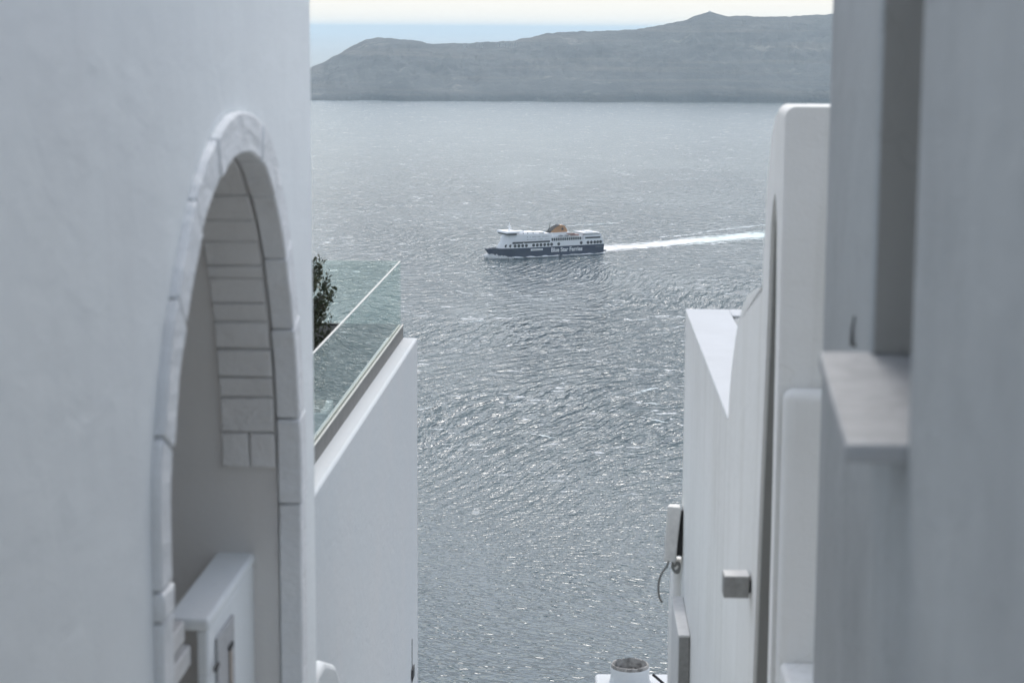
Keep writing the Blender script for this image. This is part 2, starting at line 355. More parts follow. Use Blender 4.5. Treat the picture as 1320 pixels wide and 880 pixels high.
def island():
    prof = [(300, 140), (345, 122), (375, 103), (403, 86), (425, 76), (455, 59), (470, 52), (487, 48), (505, 50), (520, 51), (540, 53), (555, 57), (580, 56),
            (600, 56), (630, 54), (660, 53), (685, 48), (700, 44), (730, 41), (780, 40), (820, 38), (850, 33), (880, 27), (895, 21), (906, 17), (915, 15),
            (923, 18), (935, 21), (960, 21), (1000, 22), (1040, 20), (1075, 18), (1120, 22), (1180, 30), (1260, 48), (1330, 80), (1390, 125)]
    def ridge(px):
        for (a, b), (c, d) in zip(prof, prof[1:]):
            if a <= px <= c: return b + (d - b) * (px - a) / (c - a)
        return 140
    bm = bmesh.new(); rows = []
    NR = 46
    for i in range(0, 546):
        px = 300 + i * 2; yr = ridge(px) + 1.1 * mnoise.fractal(Vector((px * 0.09, 3, 0)), 0.8, 2.1, 5)
        Yr = 8500; zr = max(0, at(px, yr, Yr).z); Ys = 7590 + 90 * mnoise.noise(Vector((px * 0.02, 0, 7))) + 8 * mnoise.noise(Vector((px * 0.13, 2, 7)))
        col = []
        for j in range(NR + 12):
            if j <= NR:
                t = j / NR; Y = Ys + (Yr - Ys) * t
                z = zr * (0.05 * min(1, t * 30) + 0.95 * (t ** 0.8)) if t > 0 else -4
                q = Vector((px * 0.035, t * 3.0, 1.5)); q2 = Vector((px * 0.11, t * 9, 4))
                g = mnoise.fractal(q, 0.9, 2.0, 4) * 22 + mnoise.fractal(q2, 0.9, 2.0, 4) * 9
                z += g * math.sin(math.pi * min(1, t * 1.02)) * min(1, zr / 120) if t > 0 else 0
                if t > 0: z = min(z, zr * (0.2 + 0.8 * t) * 1.25 + 4)
            else:
                t = (j - NR) / 11; Y = Yr + 1500 * t; z = zr * (1 - t) ** 1.3 - 40 * t - 6
            d = ray(px, 60); col.append(bm.verts.new((d.x / d.y * Y, Y, z)))
        rows.append(col)
    for a, b in zip(rows, rows[1:]):
        for j in range(len(a) - 1): bm.faces.new((a[j], b[j], b[j + 1], a[j + 1]))
    return tag(mesh_obj('island', bm, M['rock'], smooth=True), kind='structure')
island()

# pale houses on the far island, each a small block with a flat or vaulted roof
def far_house(px, py, Y, wdt, hgt, name='island_house', label='tiny white house of the village on the far island ridge', cat='house', group='white houses on the far island'):
    p = at(px, py, Y); bm = bmesh.new(); h = hgt
    box(bm, -wdt / 2, wdt / 2, -5, 5, -14, h)
    box(bm, -wdt / 2 - 0.4, wdt / 2 + 0.4, -5.4, 5.4, h, h + 0.5)
    o = mesh_obj(name, bm, M['island_wash']); o.location = (p.x, p.y, p.z)
    return tag(o, label, cat, group)
for px, py, wd in ((599, 59, 12), (621, 57.5, 9), (641, 56.5, 13), (648, 56, 18), (655, 57, 10), (664, 56, 12)):
    far_house(px, py, 8330, wd, 1.2)
p = at(915, 16, 8500); bm = bmesh.new(); box(bm, -7, 7, -5, 5, -20, 3); box(bm, -2, 2, -2, 2, 3, 6.5)
o = mesh_obj('chapel', bm, M['ship_white']); o.location = p
tag(o, 'tiny chapel on the highest summit of the far island', 'chapel')

# caldera slope below the village, and the stepped street
bm = bmesh.new(); grid = []
for i in range(41):
    row = []
    for j in range(31):
        x = -200 + i * 10; y = -60 + j * 13.0
        z = EYE - 3.2 - max(0, y) * 0.56 if y < 40 else EYE - 25.6 - (y - 40) * 0.80
        z -= 0.0 if y < 14 else 3.0
        z += 2.5 * mnoise.noise(Vector((x * 0.05, y * 0.05, 0))) * (1 if y > 30 else 0)
        row.append(bm.verts.new((x, y, max(z, -3))))
    grid.append(row)
for a, b in zip(grid, grid[1:]):
    for j in range(30): bm.faces.new((a[j], b[j], b[j + 1], a[j + 1]))
tag(mesh_obj('hillside', bm, M['hill'], smooth=True), kind='structure')
bm = bmesh.new()
for k in range(46):
    y0 = -2.0 + k * 0.45; z1 = EYE - 1.62 - max(0, k - 3) * 0.215
    box(bm, -1.9, 1.9, y0, y0 + 0.452, z1 - 1.5, z1)
tag(mesh_obj('street_steps', bm, M['steps']), kind='structure')

# ------------------------------------------------------------------ left: the house with the stone arch
A = Street(800, -1.2, -1)
FR = 0.025                            # the stone ring stands this proud of the wall
left_in = [(220, 850), (220, 795), (219.5, 753), (221, 660), (223, 620), (226, 579), (233, 478), (242, 419), (248, 380), (254, 347), (262, 306), (271, 271), (286, 233), (299, 209), (308, 200.5)]
right_in = [(317, 197), (326, 198.5), (334, 204), (345, 220), (357, 260), (368, 315), (375, 377), (379, 415), (384, 493), (387, 567), (388.5, 640)]
curve = [A.hit(x, y, FR) for x, y in left_in + right_in]
sL = curve[4][0] - 0.008; sR = curve[-1][0]
ZB = -3.1
curve = [(sL, ZB), (sL, -2.2), (sL, -1.6)] + [c for c in curve[4:]] + [(sR + 0.0, -1.9), (sR, ZB)]
N = 240
line = smooth_line([(s, z, 0) for s, z in curve], N)
for _ in range(4): line = [line[0]] + [(a * 0.25 + b * 0.5 + c * 0.25) for a, b, c in zip(line, line[1:], line[2:])] + [line[-1]]
def offset(d):
    out = []
    for i, p in enumerate(line):
        t = (line[min(i + 1, N - 1)] - line[max(i - 1, 0)]).normalized(); n = Vector((-t.y, t.x, 0))   # outwards (up over the arch)
        out.append(p + n * d)
    return out
def near_index(px, py, off=FR):
    s, z = A.hit(px, py, off); q = Vector((s, z, 0)); return min(range(N), key=lambda i: (line[i] - q).length)
house = thing('arched_house', 'tall smooth white house with a stone trimmed arched opening on the left', 'house', A.p(0, -1.6))
corner = A.hit(402.5, 250)[0]
nt_ = offset(0.124)
outer = [(-3.0, ZB)] + [(p.x, p.y) for p in nt_] + [(corner, ZB), (corner, 2.2), (-3.0, 2.2)]
bm = bmesh.new(); slab(bm, A, outer, [], 0.0, -0.33)
mesh_obj('wall', bm, M['wall_left'], house, bevel=0.018, seg=3)
bm = bmesh.new()
wbox(bm, A, corner - 0.3, corner - 0.004, ZB - 6, 2.2, -0.335, -5.0)         # gable towards the sea
wbox(bm, A, -3.0, corner - 0.31, 1.9, 2.2, -0.335, -5.0)
wbox(bm, A, -3.0, -2.7, ZB, 1.89, -0.335, -5.0)
mesh_obj('outer_walls', bm, M['wall_left'], house)
# passage behind the arch
off = offset(0.022); bm = bmesh.new(); r0 = [bm.verts.new(A.p(p.x, p.y, -0.068)) for p in off]; r1 = [bm.verts.new(A.p(p.x, p.y, -1.9)) for p in off]
for i in range(N - 1): bm.faces.new((r0[i], r0[i + 1], r1[i + 1], r1[i]))
bm.faces.new(r1)
mesh_obj('passage', bm, M['passage'], house, smooth=True)
def ring(joints, th, o0, o1, gap, inner=0.0, jit=0.004, rough=0.007, mm=22, bm=None):
    bm = bm or bmesh.new(); a_, b_ = offset(inner), offset(th)
    for k, (i0, i1) in enumerate(zip(joints, joints[1:])):
        if i1 - i0 < 2: continue
        d = random.uniform(-jit, jit); m = max(3, min(mm, (i1 - i0) + 1)); idx = [i0 + (i1 - i0) * q / (m - 1) for q in range(m)]
        def pick(L, f):
            f = min(max(f, 0), N - 1.001); i = int(f); return L[i].lerp(L[i + 1], f - i)
        L = (line[1] - line[0]).length; g = gap / L / 2
        idx[0] += g; idx[-1] -= g
        secs = []
        for f in idx:
            pa, pb = pick(a_, f), pick(b_, f)
            u = (pa - pb).normalized(); pa = pa + u * (d + rough * mnoise.noise(Vector((pa.x * 22, pa.y * 22, o0 * 9))))
            secs.append([bm.verts.new(A.p(pa.x, pa.y, o0 + d)), bm.verts.new(A.p(pb.x, pb.y, o0 + d)), bm.verts.new(A.p(pb.x, pb.y, o1)), bm.verts.new(A.p(pa.x, pa.y, o1))])
        for s, t in zip(secs, secs[1:]):
            for q in range(4): bm.faces.new((s[q], s[(q + 1) % 4], t[(q + 1) % 4], t[q]))
        bm.faces.new(secs[0]); bm.faces.new(secs[-1][::-1])
    return bm
J = sorted({0, N - 1} | {near_index(*q) for q in ((220, 795), (219.5, 753), (225, 583), (242, 418), (263, 303), (287, 232), (315, 198), (338, 209), (356, 259), (370.5, 334), (377, 431), (384, 542), (388, 652))} | {12})
mesh_obj('arch_surround', ring(J, 0.13, FR, -0.062, 0.007), M['stone_front'], house, bevel=0.007, seg=2)
zs = [at(330, y, 7.25).z - EYE for y in (208, 244, 275, 306, 334, 356, 385, 410, 449, 487, 515, 557, 608)]
half = N // 2; top = max(range(N), key=lambda i: line[i].y)
J2 = [min(range(top, N), key=lambda i: abs(line[i].y - z)) for z in zs]
J2l = [min(range(0, top), key=lambda i: abs(line[i].y - z)) for z in zs]
bm = ring(sorted(set(J2l)) [:-1] + [top - 6] + J2[:-1], 0.115, -0.071, -0.272, 0.005, 0.0, 0.005)
for a, b in ((-0.071, -0.166), (-0.171, -0.274)): ring(J2[-2:], 0.115, a, b, 0.005, 0.0, 0.003, bm=bm)
mesh_obj('arch_lining', bm, M['stone_soffit'], house, bevel=0.007, seg=2)
bm = ring([0, N - 1], 0.11, FR - 0.018, -0.0615, 0.0, 0.024, 0.0, 0.0, 240); ring([min(J2l), J2[-1] - 1], 0.11, -0.0725, -0.268, 0.0, 0.018, 0.0, 0.0, 240, bm=bm)
mesh_obj('mortar', bm, M['stone_soffit'], house)

# half-height wall inside the arch
O1, O0 = -0.165, -0.30
sn, zt = A.hit(268, 796, O1); sf, zt2 = A.hit(335, 691, O1)
print('half wall', sn, zt, sf, zt2)
lw = thing('low_wall', 'thick white half height wall with rounded top inside the stone arch', 'wall', A.p(sn, ZB, O1))
bm = bmesh.new(); wbox(bm, A, sn, 7.66, ZB, zt - 0.046, O1 - 0.042, O1); wbox(bm, A, sn + 0.45, 7.655, ZB, zt - 0.047, O0 + 0.012, O1 - 0.043)
mesh_obj('wall_body', bm, M['wall_left'], lw, bevel=0.012, seg=3)
bm = bmesh.new(); wbox(bm, A, sn - 0.015, 7.665, zt - 0.045, zt, O0 - 0.01, O1 + 0.006)
mesh_obj('coping', bm, M['wall_left'], lw, bevel=0.014, seg=3)
# slatted gate at the near end
gt = thing('slatted_gate', 'white gate of wide horizontal slats behind the low wall inside the arch', 'gate', A.p(sn - 0.3, ZB, O0))
bm = bmesh.new()
e1, zz1 = A.hit(238, 799, -0.215); e2, zz2 = A.hit(246, 830, -0.215)
for k in range(6):
    z1 = zz1 - k * (zz1 - zz2)
    wbox(bm, A, sL - 0.2, (e1, e2)[k % 2], z1 - 0.070, z1, -0.250, -0.215)
mesh_obj('slats', bm, M['white_wood'], gt, bevel=0.006)
for a, b in ((sL - 0.15, sL - 0.08), (sn - 0.22, sn - 0.17)):
    bm = bmesh.new(); wbox(bm, A, a, b, ZB, zt - 0.05, -0.29, -0.252); mesh_obj('post', bm, M['concrete'], gt, bevel=0.004)
# notice holder on the street face of the low wall
n0 = A.hit(280, 812, O1 + 0.01)[0]; n1 = A.hit(301, 790, O1 + 0.01)[0]
zt_n = A.hit(301, 786, O1)[1]
nb = thing('notice_holder', 'small grey notice holder with black clips on the low wall in the arch', 'notice holder', A.p(n0, zt_n - 0.5, O1))
bm = bmesh.new(); wbox(bm, A, n0, n1, zt_n - 0.62, zt_n, O1 + 0.002, O1 + 0.012); mesh_obj('back_board', bm, M['board'], nb, bevel=0.002)
bm = bmesh.new(); wbox(bm, A, n0 + 0.05, n1 - 0.06, zt_n - 0.60, zt_n - 0.33, O1 + 0.013, O1 + 0.017); mesh_obj('paper', bm, M['paper'], nb)
bm = bmesh.new(); wbox(bm, A, n0 + (n1 - n0) * 0.62, n0 + (n1 - n0) * 0.72, zt_n - 0.30, zt_n - 0.10, O1 + 0.013, O1 + 0.02); mesh_obj('handle', bm, M['amber'], nb, bevel=0.003)
for px, py in ((281, 859), (299.5, 832)):
    s, z = A.hit(px, py, O1 + 0.02); bm = bmesh.new(); wbox(bm, A, s - 0.035, s + 0.035, z - 0.009, z + 0.009, O1 + 0.012, O1 + 0.020); mesh_obj('clip', bm, M['black'], nb, bevel=0.003)

# ------------------------------------------------------------------ left, further on: the terrace
B = Street(800, -2.4, -1)
sF, zT = B.hit(538, 435)
print('terrace', sF, zT, B.hit(405, 640))
th_ = thing('terrace_house', 'white terrace house with flat coping below the glass balustrade', 'house', B.p(sF, zT - 6))
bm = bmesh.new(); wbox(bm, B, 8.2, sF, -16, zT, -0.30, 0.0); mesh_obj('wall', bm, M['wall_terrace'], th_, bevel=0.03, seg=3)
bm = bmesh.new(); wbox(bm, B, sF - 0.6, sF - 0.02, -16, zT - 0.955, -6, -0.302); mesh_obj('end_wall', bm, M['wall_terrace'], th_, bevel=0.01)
bm = bmesh.new(); wbox(bm, B, 8.3, sF - 0.61, zT - 1.4, zT - 0.95, -6, -0.302)
mesh_obj('terrace_floor', bm, M['paving'], th_)
q = B.hit(529, 828); q2 = B.hit(532.5, 828)
bm = bmesh.new(); wbox(bm, B, q[0] + 0.15, q2[0] - 0.15, q[1] - 1.3, q[1], 0.002, 0.008); wbox(bm, B, q[0] + 0.3, q2[0] - 0.25, q[1] - 0.50, q[1] - 0.36, 0.008, 0.02)
mesh_obj('window', bm, M['black'], th_, bevel=0.004)
# glass balustrade
gb = thing('glass_balustrade', 'frameless green tinted glass balustrade in a grey channel on the terrace', 'balustrade', B.p(sF - 0.3, zT, -0.2))
CH = 0.155; cw0, cw1 = -0.165, -0.225
zc = zT + CH; s_end = sF - 0.06
gtop = B.hit(513, 339, -0.2)[1]
print('glass', B.hit(513, 339, -0.2), B.hit(404, 460, -0.2), 'base', B.hit(519, 416, -.165), B.hit(405, 575, -.165))
bm = bmesh.new(); wbox(bm, B, 8.4, s_end, zT - 0.002, zc, cw1, cw0); wbox(bm, B, s_end - 0.06, s_end, zT - 0.95, zc - 0.005, -6.0, cw1 - 0.002)
mesh_obj('base_channel', bm, M['galv'], gb, bevel=0.004)
bm = bmesh.new(); wbox(bm, B, 8.4, s_end, zc, zc + 0.012, cw0 - 0.012, cw0 + 0.004); mesh_obj('channel_trim', bm, M['channel_cap'], gb)
bm = bmesh.new(); wbox(bm, B, 8.4, s_end, zc, zc + 0.02, cw1 - 0.002, cw1 + 0.014); wbox(bm, B, s_end - 0.064, s_end + 0.002, zc - 0.003, zc + 0.02, -6.0, cw1 - 0.003); mesh_obj('gasket', bm, M['black'], gb)
edges_ = [8.4, 12.0, 15.6, 19.3, s_end - 0.03]
for a, b in zip(edges_, edges_[1:]):
    bm = bmesh.new(); wbox(bm, B, a + 0.006, b - 0.006, zc - 0.05, gtop - 0.004, -0.204, -0.188); pn = mesh_obj('glass_pane', bm, M['glass'], gb)
    bm = bmesh.new(); wbox(bm, B, a + 0.006, b - 0.006, gtop - 0.004, gtop + 0.002, -0.2055, -0.1865); mesh_obj('polished_edge', bm, M['glass_edge'], pn)
for a, b in ((-0.21, -2.4), (-2.41, -4.6), (-4.61, -6.0)):
    bm = bmesh.new(); wbox(bm, B, s_end - 0.04, s_end - 0.026, zc - 0.06, gtop, b, a); mesh_obj('glass_pane', bm, M['clear_glass'], gb)
# shrub in a white planter on the terrace
pc = at(398, 440, 21.0); floor_z = EYE + zT - 0.95
pl = thing('planter', 'low white plaster planter on the terrace beside the left house corner', 'planter', (pc.x, 21.0, floor_z))
bm = bmesh.new(); box(bm, pc.x - 0.55, pc.x + 0.22, 20.6, 21.4, floor_z + 0.002, floor_z + 0.62); mesh_obj('planter_box', bm, M['wall_terrace'], pl, bevel=0.02, seg=3)
bm = bmesh.new(); box(bm, pc.x - 0.48, pc.x + 0.15, 20.67, 21.33, floor_z + 0.58, floor_z + 0.632); mesh_obj('soil', bm, M['hill'], pl)
def shrub():
    base = Vector((pc.x - 0.10, 21.0, floor_z + 0.633)); t = thing('olive_shrub', 'dark leafy olive shrub standing behind the glass balustrade', 'shrub', base)
    tipz = at(420, 336, 21.0).z - base.z
    bmt = bmesh.new(); bml = bmesh.new(); rng = random.Random(5)
    tube(bmt, [base, base + Vector((0.02, 0, 0.25)), base + Vector((-0.02, 0.02, 0.6)), base + Vector((0.03, 0, tipz * 0.8))], [0.03, 0.026, 0.018, 0.006], 8)
    for k in range(95):
        h = rng.uniform(0.04, 0.90) * tipz; ang = rng.uniform(0, 2 * math.pi); wd = 0.36 * (1 - 0.5 * abs(h / tipz - 0.5)) * rng.uniform(0.45, 1.0)
        p0 = base + Vector((0, 0, h * 0.75)); p1 = base + Vector((math.cos(ang) * wd, math.sin(ang) * wd, h)); up = rng.uniform(0.10, 0.28)
        p2 = p1 + Vector((math.cos(ang) * 0.05 + rng.uniform(-.03, .05), math.sin(ang) * 0.05, up))
        if p2.z > base.z + tipz: p2.z = base.z + tipz
        tube(bmt, [p0, p1, p2], [0.007, 0.004, 0.002], 5)
        for m in range(60):
            f = rng.random(); c = (p0.lerp(p1, 0.5 + f) if f < 0.5 else p1.lerp(p2, f * 2 - 1)) + Vector((rng.gauss(0, .022), rng.gauss(0, .022), rng.gauss(0, .022)))
            d = Vector((rng.gauss(0, .6), rng.gauss(0, .6), rng.uniform(0.2, 1.2))).normalized(); s = d.orthogonal().normalized(); s.rotate(Matrix.Rotation(rng.uniform(0, 6.28), 3, d))
            ln = rng.uniform(0.035, 0.065); wv = ln * 0.24
            vs = [bml.verts.new(c), bml.verts.new(c + d * ln * 0.5 + s * wv), bml.verts.new(c + d * ln), bml.verts.new(c + d * ln * 0.5 - s * wv)]; bml.faces.new(vs)
    mesh_obj('trunk', bmt, M['bark'], t, smooth=True); mesh_obj('crown', bml, M['leaf'], t)
shrub()
# curved end of a stair wall below, between the left house and the terrace
D = Street(800, -1.62, -1)
s0, z0 = D.hit(417, 856); s1, z1 = D.hit(433, 880)
prof = [(s0 - 1.2, z0 - 0.4), (s0 - 0.5, z0 - 0.06), (s0 - 0.15, z0 + 0.01), (s0 + 0.1, z0 - 0.01), (s0 + 0.5, z0 - 0.16), (s0 + 0.8, z0 - 0.40), (s0 + 0.95, z0 - 0.8), (s0 + 1.0, z0 - 4), (s0 - 1.2, z0 - 4)]
bm = bmesh.new(); slab(bm, D, prof, [], 0.0, -0.3)
tag(mesh_obj('stair_wall', bm, M['wall_terrace'], bevel=0.04, seg=3), 'low white stair wall with curved top at the foot of the terrace house', 'wall')

# ------------------------------------------------------------------ right: low parapet house with the small vault
E = Street(744, 0.873, 1)
sC, zP = E.hit(884, 400); sE = E.hit(982, 400)[0]
print('parapet', sC, zP, E.hit(938, 543))
ph = thing('parapet_house', 'pale streaked house with thick flat parapet and small vault on the right', 'house', E.p(sC, zP - 5))
vault = [E.hit(x, y) for x, y in ((938.5, 541), (941.5, 492), (947.5, 440), (954.5, 403), (962, 384), (971, 374), (984, 371))]
vl = [(p.x, p.y) for p in smooth_line([(s, z, 0) for s, z in vault], 22)]
prof = [(sE, -14), (sC, -14), (sC, zP)] + vl[0:] + [(sE, vl[-1][1])]
bm = bmesh.new(); slab(bm, E, prof, [], 0.0, -0.34); mesh_obj('wall', bm, M['wall_right'], ph, bevel=0.014, seg=3)
bm = bmesh.new(); wbox(bm, E, sC - 0.34, sC - 0.002, -14, zP - 0.003, -0.343, -4.0); mesh_obj('parapet', bm, M['wall_right'], ph, bevel=0.03, seg=3)
bm = bmesh.new(); wbox(bm, E, vl[0][0] - 0.02, sC - 0.345, zP - 0.9, zP - 0.45, -0.343, -4.0); mesh_obj('roof_terrace', bm, M['wall_right'], ph)
bm = bmesh.new(); slab(bm, E, [(sE, zP - 3)] + [(vl[0][0] - 0.03, zP - 3), (vl[0][0] - 0.03, zP - 0.05)] + [(s - 0.02, z - 0.012) for s, z in vl[1:]] + [(sE, vl[-1][1] - 0.012)], [], -0.343, -4.0)
mesh_obj('vault', bm, M['wall_right'], ph, smooth=True)
bm = bmesh.new(); wbox(bm, E, vl[0][0] + 0.02, sC + 0.003, zP - 0.001, zP + 0.012, 0.003, -0.335); wbox(bm, E, sC - 0.334, sC + 0.003, zP - 0.001, zP + 0.012, -0.336, -3.9)
mesh_obj('coping', bm, M['cap'], ph, bevel=0.01)  # thin sheet added on the parapet, coloured darker to dim its sunlit top
# lower shoulder of the same house, beyond the corner
bm = bmesh.new()
sh = [(sC + 0.01, -14)] + [(sC + 0.01 + a, zP - 2.0 - b) for a, b in ((0, 0.0), (0.12, 0.02), (0.3, 0.12), (0.5, 0.30), (0.62, 0.5), (0.68, 0.75))] + [(sC + 0.69, -14)]
slab(bm, E, sh, [], 0.06, -2.0); mesh_obj('shoulder', bm, M['wall_right'], ph, bevel=0.03, seg=3)

# taller house with the arched doorway
dh = thing('doorway_house', 'tall round topped white house with a narrow dark arched doorway on the right', 'house', E.p(sE, -4))
sN = E.hit(1007, 400)[0]
sil = [E.hit(x, y) for x, y in ((982, 400), (985.5, 322), (989, 253), (993.5, 180), (998, 150), (1004, 134))]
sl = [(p.x, p.y) for p in smooth_line([(s, z, 0) for s, z in sil], 9)]
zTop = sl[-1][1]
far_j = [E.hit(x, y) for x, y in ((971.5, 878), (976, 760), (981.5, 620), (986, 520), (991, 400), (995, 291), (997.6, 262))]
near_j = [E.hit(x, y) for x, y in ((1000.5, 248), (1002, 268), (1002.5, 300), (1001.6, 400), (997, 620))]
sj = near_j[-1][0]
notch = [(far_j[0][0], -6)] + far_j + near_j + [(sj, -6)]
sW = max(sl[0][0], far_j[0][0] + 0.12)
prof = [(sE - 0.002, -6)] if far_j[0][0] < sE - 0.02 else []
print('door', sE, far_j[0][0], far_j[4][0], sj, sN, zTop)
fj = [(min(s, sE - 0.03), z) for s, z in far_j]
outer = [(sN, -6), (sN, zTop)] + sl[::-1][0:] + [(sE - 0.001, sl[0][1] - 0.01), (sE - 0.001, -6), (fj[0][0], -6)] + fj + near_j + [(sj, -6)]
outer = [(min(s, sE - 0.001), z) for s, z in outer]
bm = bmesh.new(); slab(bm, E, outer, [], 0.004, -0.45); okv = {(round(a_, 4), round(b_, 4)) for a_, b_ in outer[1:2 + len(sl)]}
bm.edges.ensure_lookup_table()
def on_top(v_):
    h = v_.co - E.p(0, 0, 0); ss, zz = v_.co.y, v_.co.z - EYE
    return h.dot(E.n) > -0.05 and min((ss - a_) ** 2 + (zz - b_) ** 2 for a_, b_ in okv) < 4e-4
bmesh.ops.bevel(bm, geom=[e_ for e_ in bm.edges if on_top(e_.verts[0]) and on_top(e_.verts[1])], offset=0.045, segments=5, profile=0.5, affect='EDGES', clamp_overlap=False)
mesh_obj('wall', bm, M['wall_right'], dh, bevel=0.012, seg=2)
bm = bmesh.new(); slab(bm, E, [(sN + 0.001, -6), (sN + 0.001, zTop - 0.003)] + [(min(s, sE - 0.005), z - 0.004) for s, z in sl[::-1]] + [(sE - 0.005, -6)], [], -0.452, -3.0)
mesh_obj('body', bm, M['wall_right'], dh, bevel=0.02, seg=3)
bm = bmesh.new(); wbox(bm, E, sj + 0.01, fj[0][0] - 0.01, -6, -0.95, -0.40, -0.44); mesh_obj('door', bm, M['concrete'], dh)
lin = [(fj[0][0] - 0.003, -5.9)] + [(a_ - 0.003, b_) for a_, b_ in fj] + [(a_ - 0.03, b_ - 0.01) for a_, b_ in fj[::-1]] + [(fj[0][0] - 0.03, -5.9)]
bm = bmesh.new(); slab(bm, E, lin, [], -0.012, -0.39); mesh_obj('jamb_shade_lining', bm, M['jamb_shade'], dh)  # lining added so the shaded far side of the doorway is painted dark
zl = (at(1030, 503, sN - 0.1).z - EYE)
bm = bmesh.new(); wbox(bm, E, sN - 0.13, sN - 0.002, -6, zl, -0.012, -3.0); mesh_obj('ledge', bm, M['wall_right'], dh, bevel=0.045, seg=4)
zl2 = (at(1030, 853, sN - 0.14).z - EYE)
bm = bmesh.new(); wbox(bm, E, sN - 0.75, sN - 0.133, -6, zl2, -0.02, -3.0); mesh_obj('step_wall', bm, M['wall_right'], dh, bevel=0.02, seg=3)

# ------------------------------------------------------------------ right, closest: house with the window
W = Street(940, 0.30, 1)
sk, _ = W.hit(1071, 100); wf, zsill = W.hit(1121, 455); wn = W.hit(1180, 300)[0]
print('near house', sk, wf, zsill, wn)
nh = thing('window_house', 'worn white house with deep window and marble sill at the right edge', 'house', W.p(2, -1.6))
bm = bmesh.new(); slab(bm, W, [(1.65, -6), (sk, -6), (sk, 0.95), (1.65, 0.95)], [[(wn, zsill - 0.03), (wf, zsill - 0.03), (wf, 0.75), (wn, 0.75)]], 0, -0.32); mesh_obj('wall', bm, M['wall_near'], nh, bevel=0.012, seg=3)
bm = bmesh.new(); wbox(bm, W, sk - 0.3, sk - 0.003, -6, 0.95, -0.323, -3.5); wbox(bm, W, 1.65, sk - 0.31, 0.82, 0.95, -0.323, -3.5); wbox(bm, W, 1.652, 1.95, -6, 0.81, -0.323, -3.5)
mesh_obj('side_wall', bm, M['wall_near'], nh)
win = bmesh.new(); wbox(win, W, wn + 0.004, wf - 0.004, zsill, 0.746, -0.27, -0.31); win = mesh_obj('window', win, M['ship_glass'], nh)
bm = bmesh.new(); wbox(bm, W, wf - 0.06, wf - 0.003, zsill, 0.74, -0.22, -0.268); wbox(bm, W, wn + 0.003, wn + 0.06, zsill, 0.74, -0.22, -0.268); wbox(bm, W, wn + 0.061, wf - 0.061, zsill, zsill + 0.06, -0.22, -0.268)
mesh_obj('frame', bm, M['white_wood'], win, bevel=0.003)
bm = bmesh.new(); wbox(bm, W, wf - 0.006, wf - 0.001, zsill + 0.002, 0.747, -0.21, -0.008); mesh_obj('reveal_shade', bm, M['reveal_shade'], nh)  # thin sheet on the far side, recess shade put into its colour
bm = bmesh.new()
quadbox(bm, [W.p(wn - 0.02, zsill - 0.03, -0.2), W.p(wf + 0.03, zsill - 0.03, -0.2), W.p(wf + 0.03, zsill - 0.035, 0.10), W.p(wn - 0.02, zsill - 0.035, 0.10),
             W.p(wn - 0.02, zsill + 0.003, -0.2), W.p(wf + 0.03, zsill + 0.003, -0.2), W.p(wf + 0.03, zsill - 0.004, 0.10), W.p(wn - 0.02, zsill - 0.004, 0.10)])
mesh_obj('window_sill', bm, M['marble'], nh, bevel=0.006)
hs, hz = W.hit(1105, 425); bm = bmesh.new(); tube(bm, [W.p(hs, hz - 0.036, 0.002), W.p(hs, hz - 0.034, 0.010), W.p(hs + 0.005, hz + 0.0, 0.010), W.p(hs + 0.012, hz + 0.03, 0.006)], [0.004, 0.005, 0.0035, 0.002], 8)
mesh_obj('shutter_hook', bm, M['black'], nh, smooth=True)

# ------------------------------------------------------------------ fittings on the right-hand walls
s, z = E.hit(969, 758); z_t = E.hit(969, 743)[1]; z_b = E.hit(969, 772)[1]
wl = thing('wall_lamp', 'grey cube wall lamp on the streaked wall near the arched doorway', 'wall lamp', E.p(s, z, 0))
bm = bmesh.new(); wbox(bm, E, s, s + 0.12, z_b, z_t, 0.012, 0.135); mesh_obj('housing', bm, M['concrete'], wl, bevel=0.004)
bm = bmesh.new(); wbox(bm, E, s + 0.02, s + 0.10, z_b + 0.02, z_t - 0.02, 0.0, 0.013); mesh_obj('mount', bm, M['black'], wl)
bm = bmesh.new(); wbox(bm, E, s + 0.004, s + 0.116, z_t + 0.0005, z_t + 0.005, 0.014, 0.131); mesh_obj('top_plate', bm, M['cream_box'], wl)

mY = sC - 0.25
mb = thing('meter_box', 'upright cream box with hanging cable on the far corner of the streaked wall', 'meter box', at(872, 722, mY))
def mp(px, py, dY): return at(px, py, mY + dY)
bm = bmesh.new()
quadbox(bm, [mp(855.5, 722, 0.0), mp(871, 725, 0.0), mp(872, 723, 0.32), mp(857.5, 720, 0.32), mp(860, 652, 0.0), mp(878, 654, 0.0), mp(877, 650, 0.32), mp(862.5, 649, 0.32)])
mesh_obj('housing', bm, M['cream_box'], mb, bevel=0.012, seg=3)
bm = bmesh.new(); quadbox(bm, [mp(871.6, 716, 0.05), mp(884, 716, 0.05), mp(884, 715, 0.2), mp(872.4, 715, 0.2), mp(878, 658, 0.05), mp(886, 658, 0.05), mp(886, 657, 0.2), mp(878.2, 657, 0.2)])
mesh_obj('shadow_gap', bm, M['black'], mb, bevel=0.004)  # black filler painting the shadow gap between box and wall
bm = bmesh.new()
for pts, r_ in (([(862, 722), (860, 729), (856, 734), (851.5, 742), (849, 752), (849, 764), (851, 772), (854, 776)], 0.009),
                ([(868, 723), (867, 730), (870, 736), (875, 733), (876, 727), (873, 725), (870, 729), (866, 727)], 0.011),
                ([(871, 724), (876, 730), (874, 738), (869, 736), (866, 730)], 0.008)):
    tube(bm, smooth_line([mp(x, y, 0.05) for x, y in pts], 26), r_, 8)
mesh_obj('cable', bm, M['cable'], mb, smooth=True)

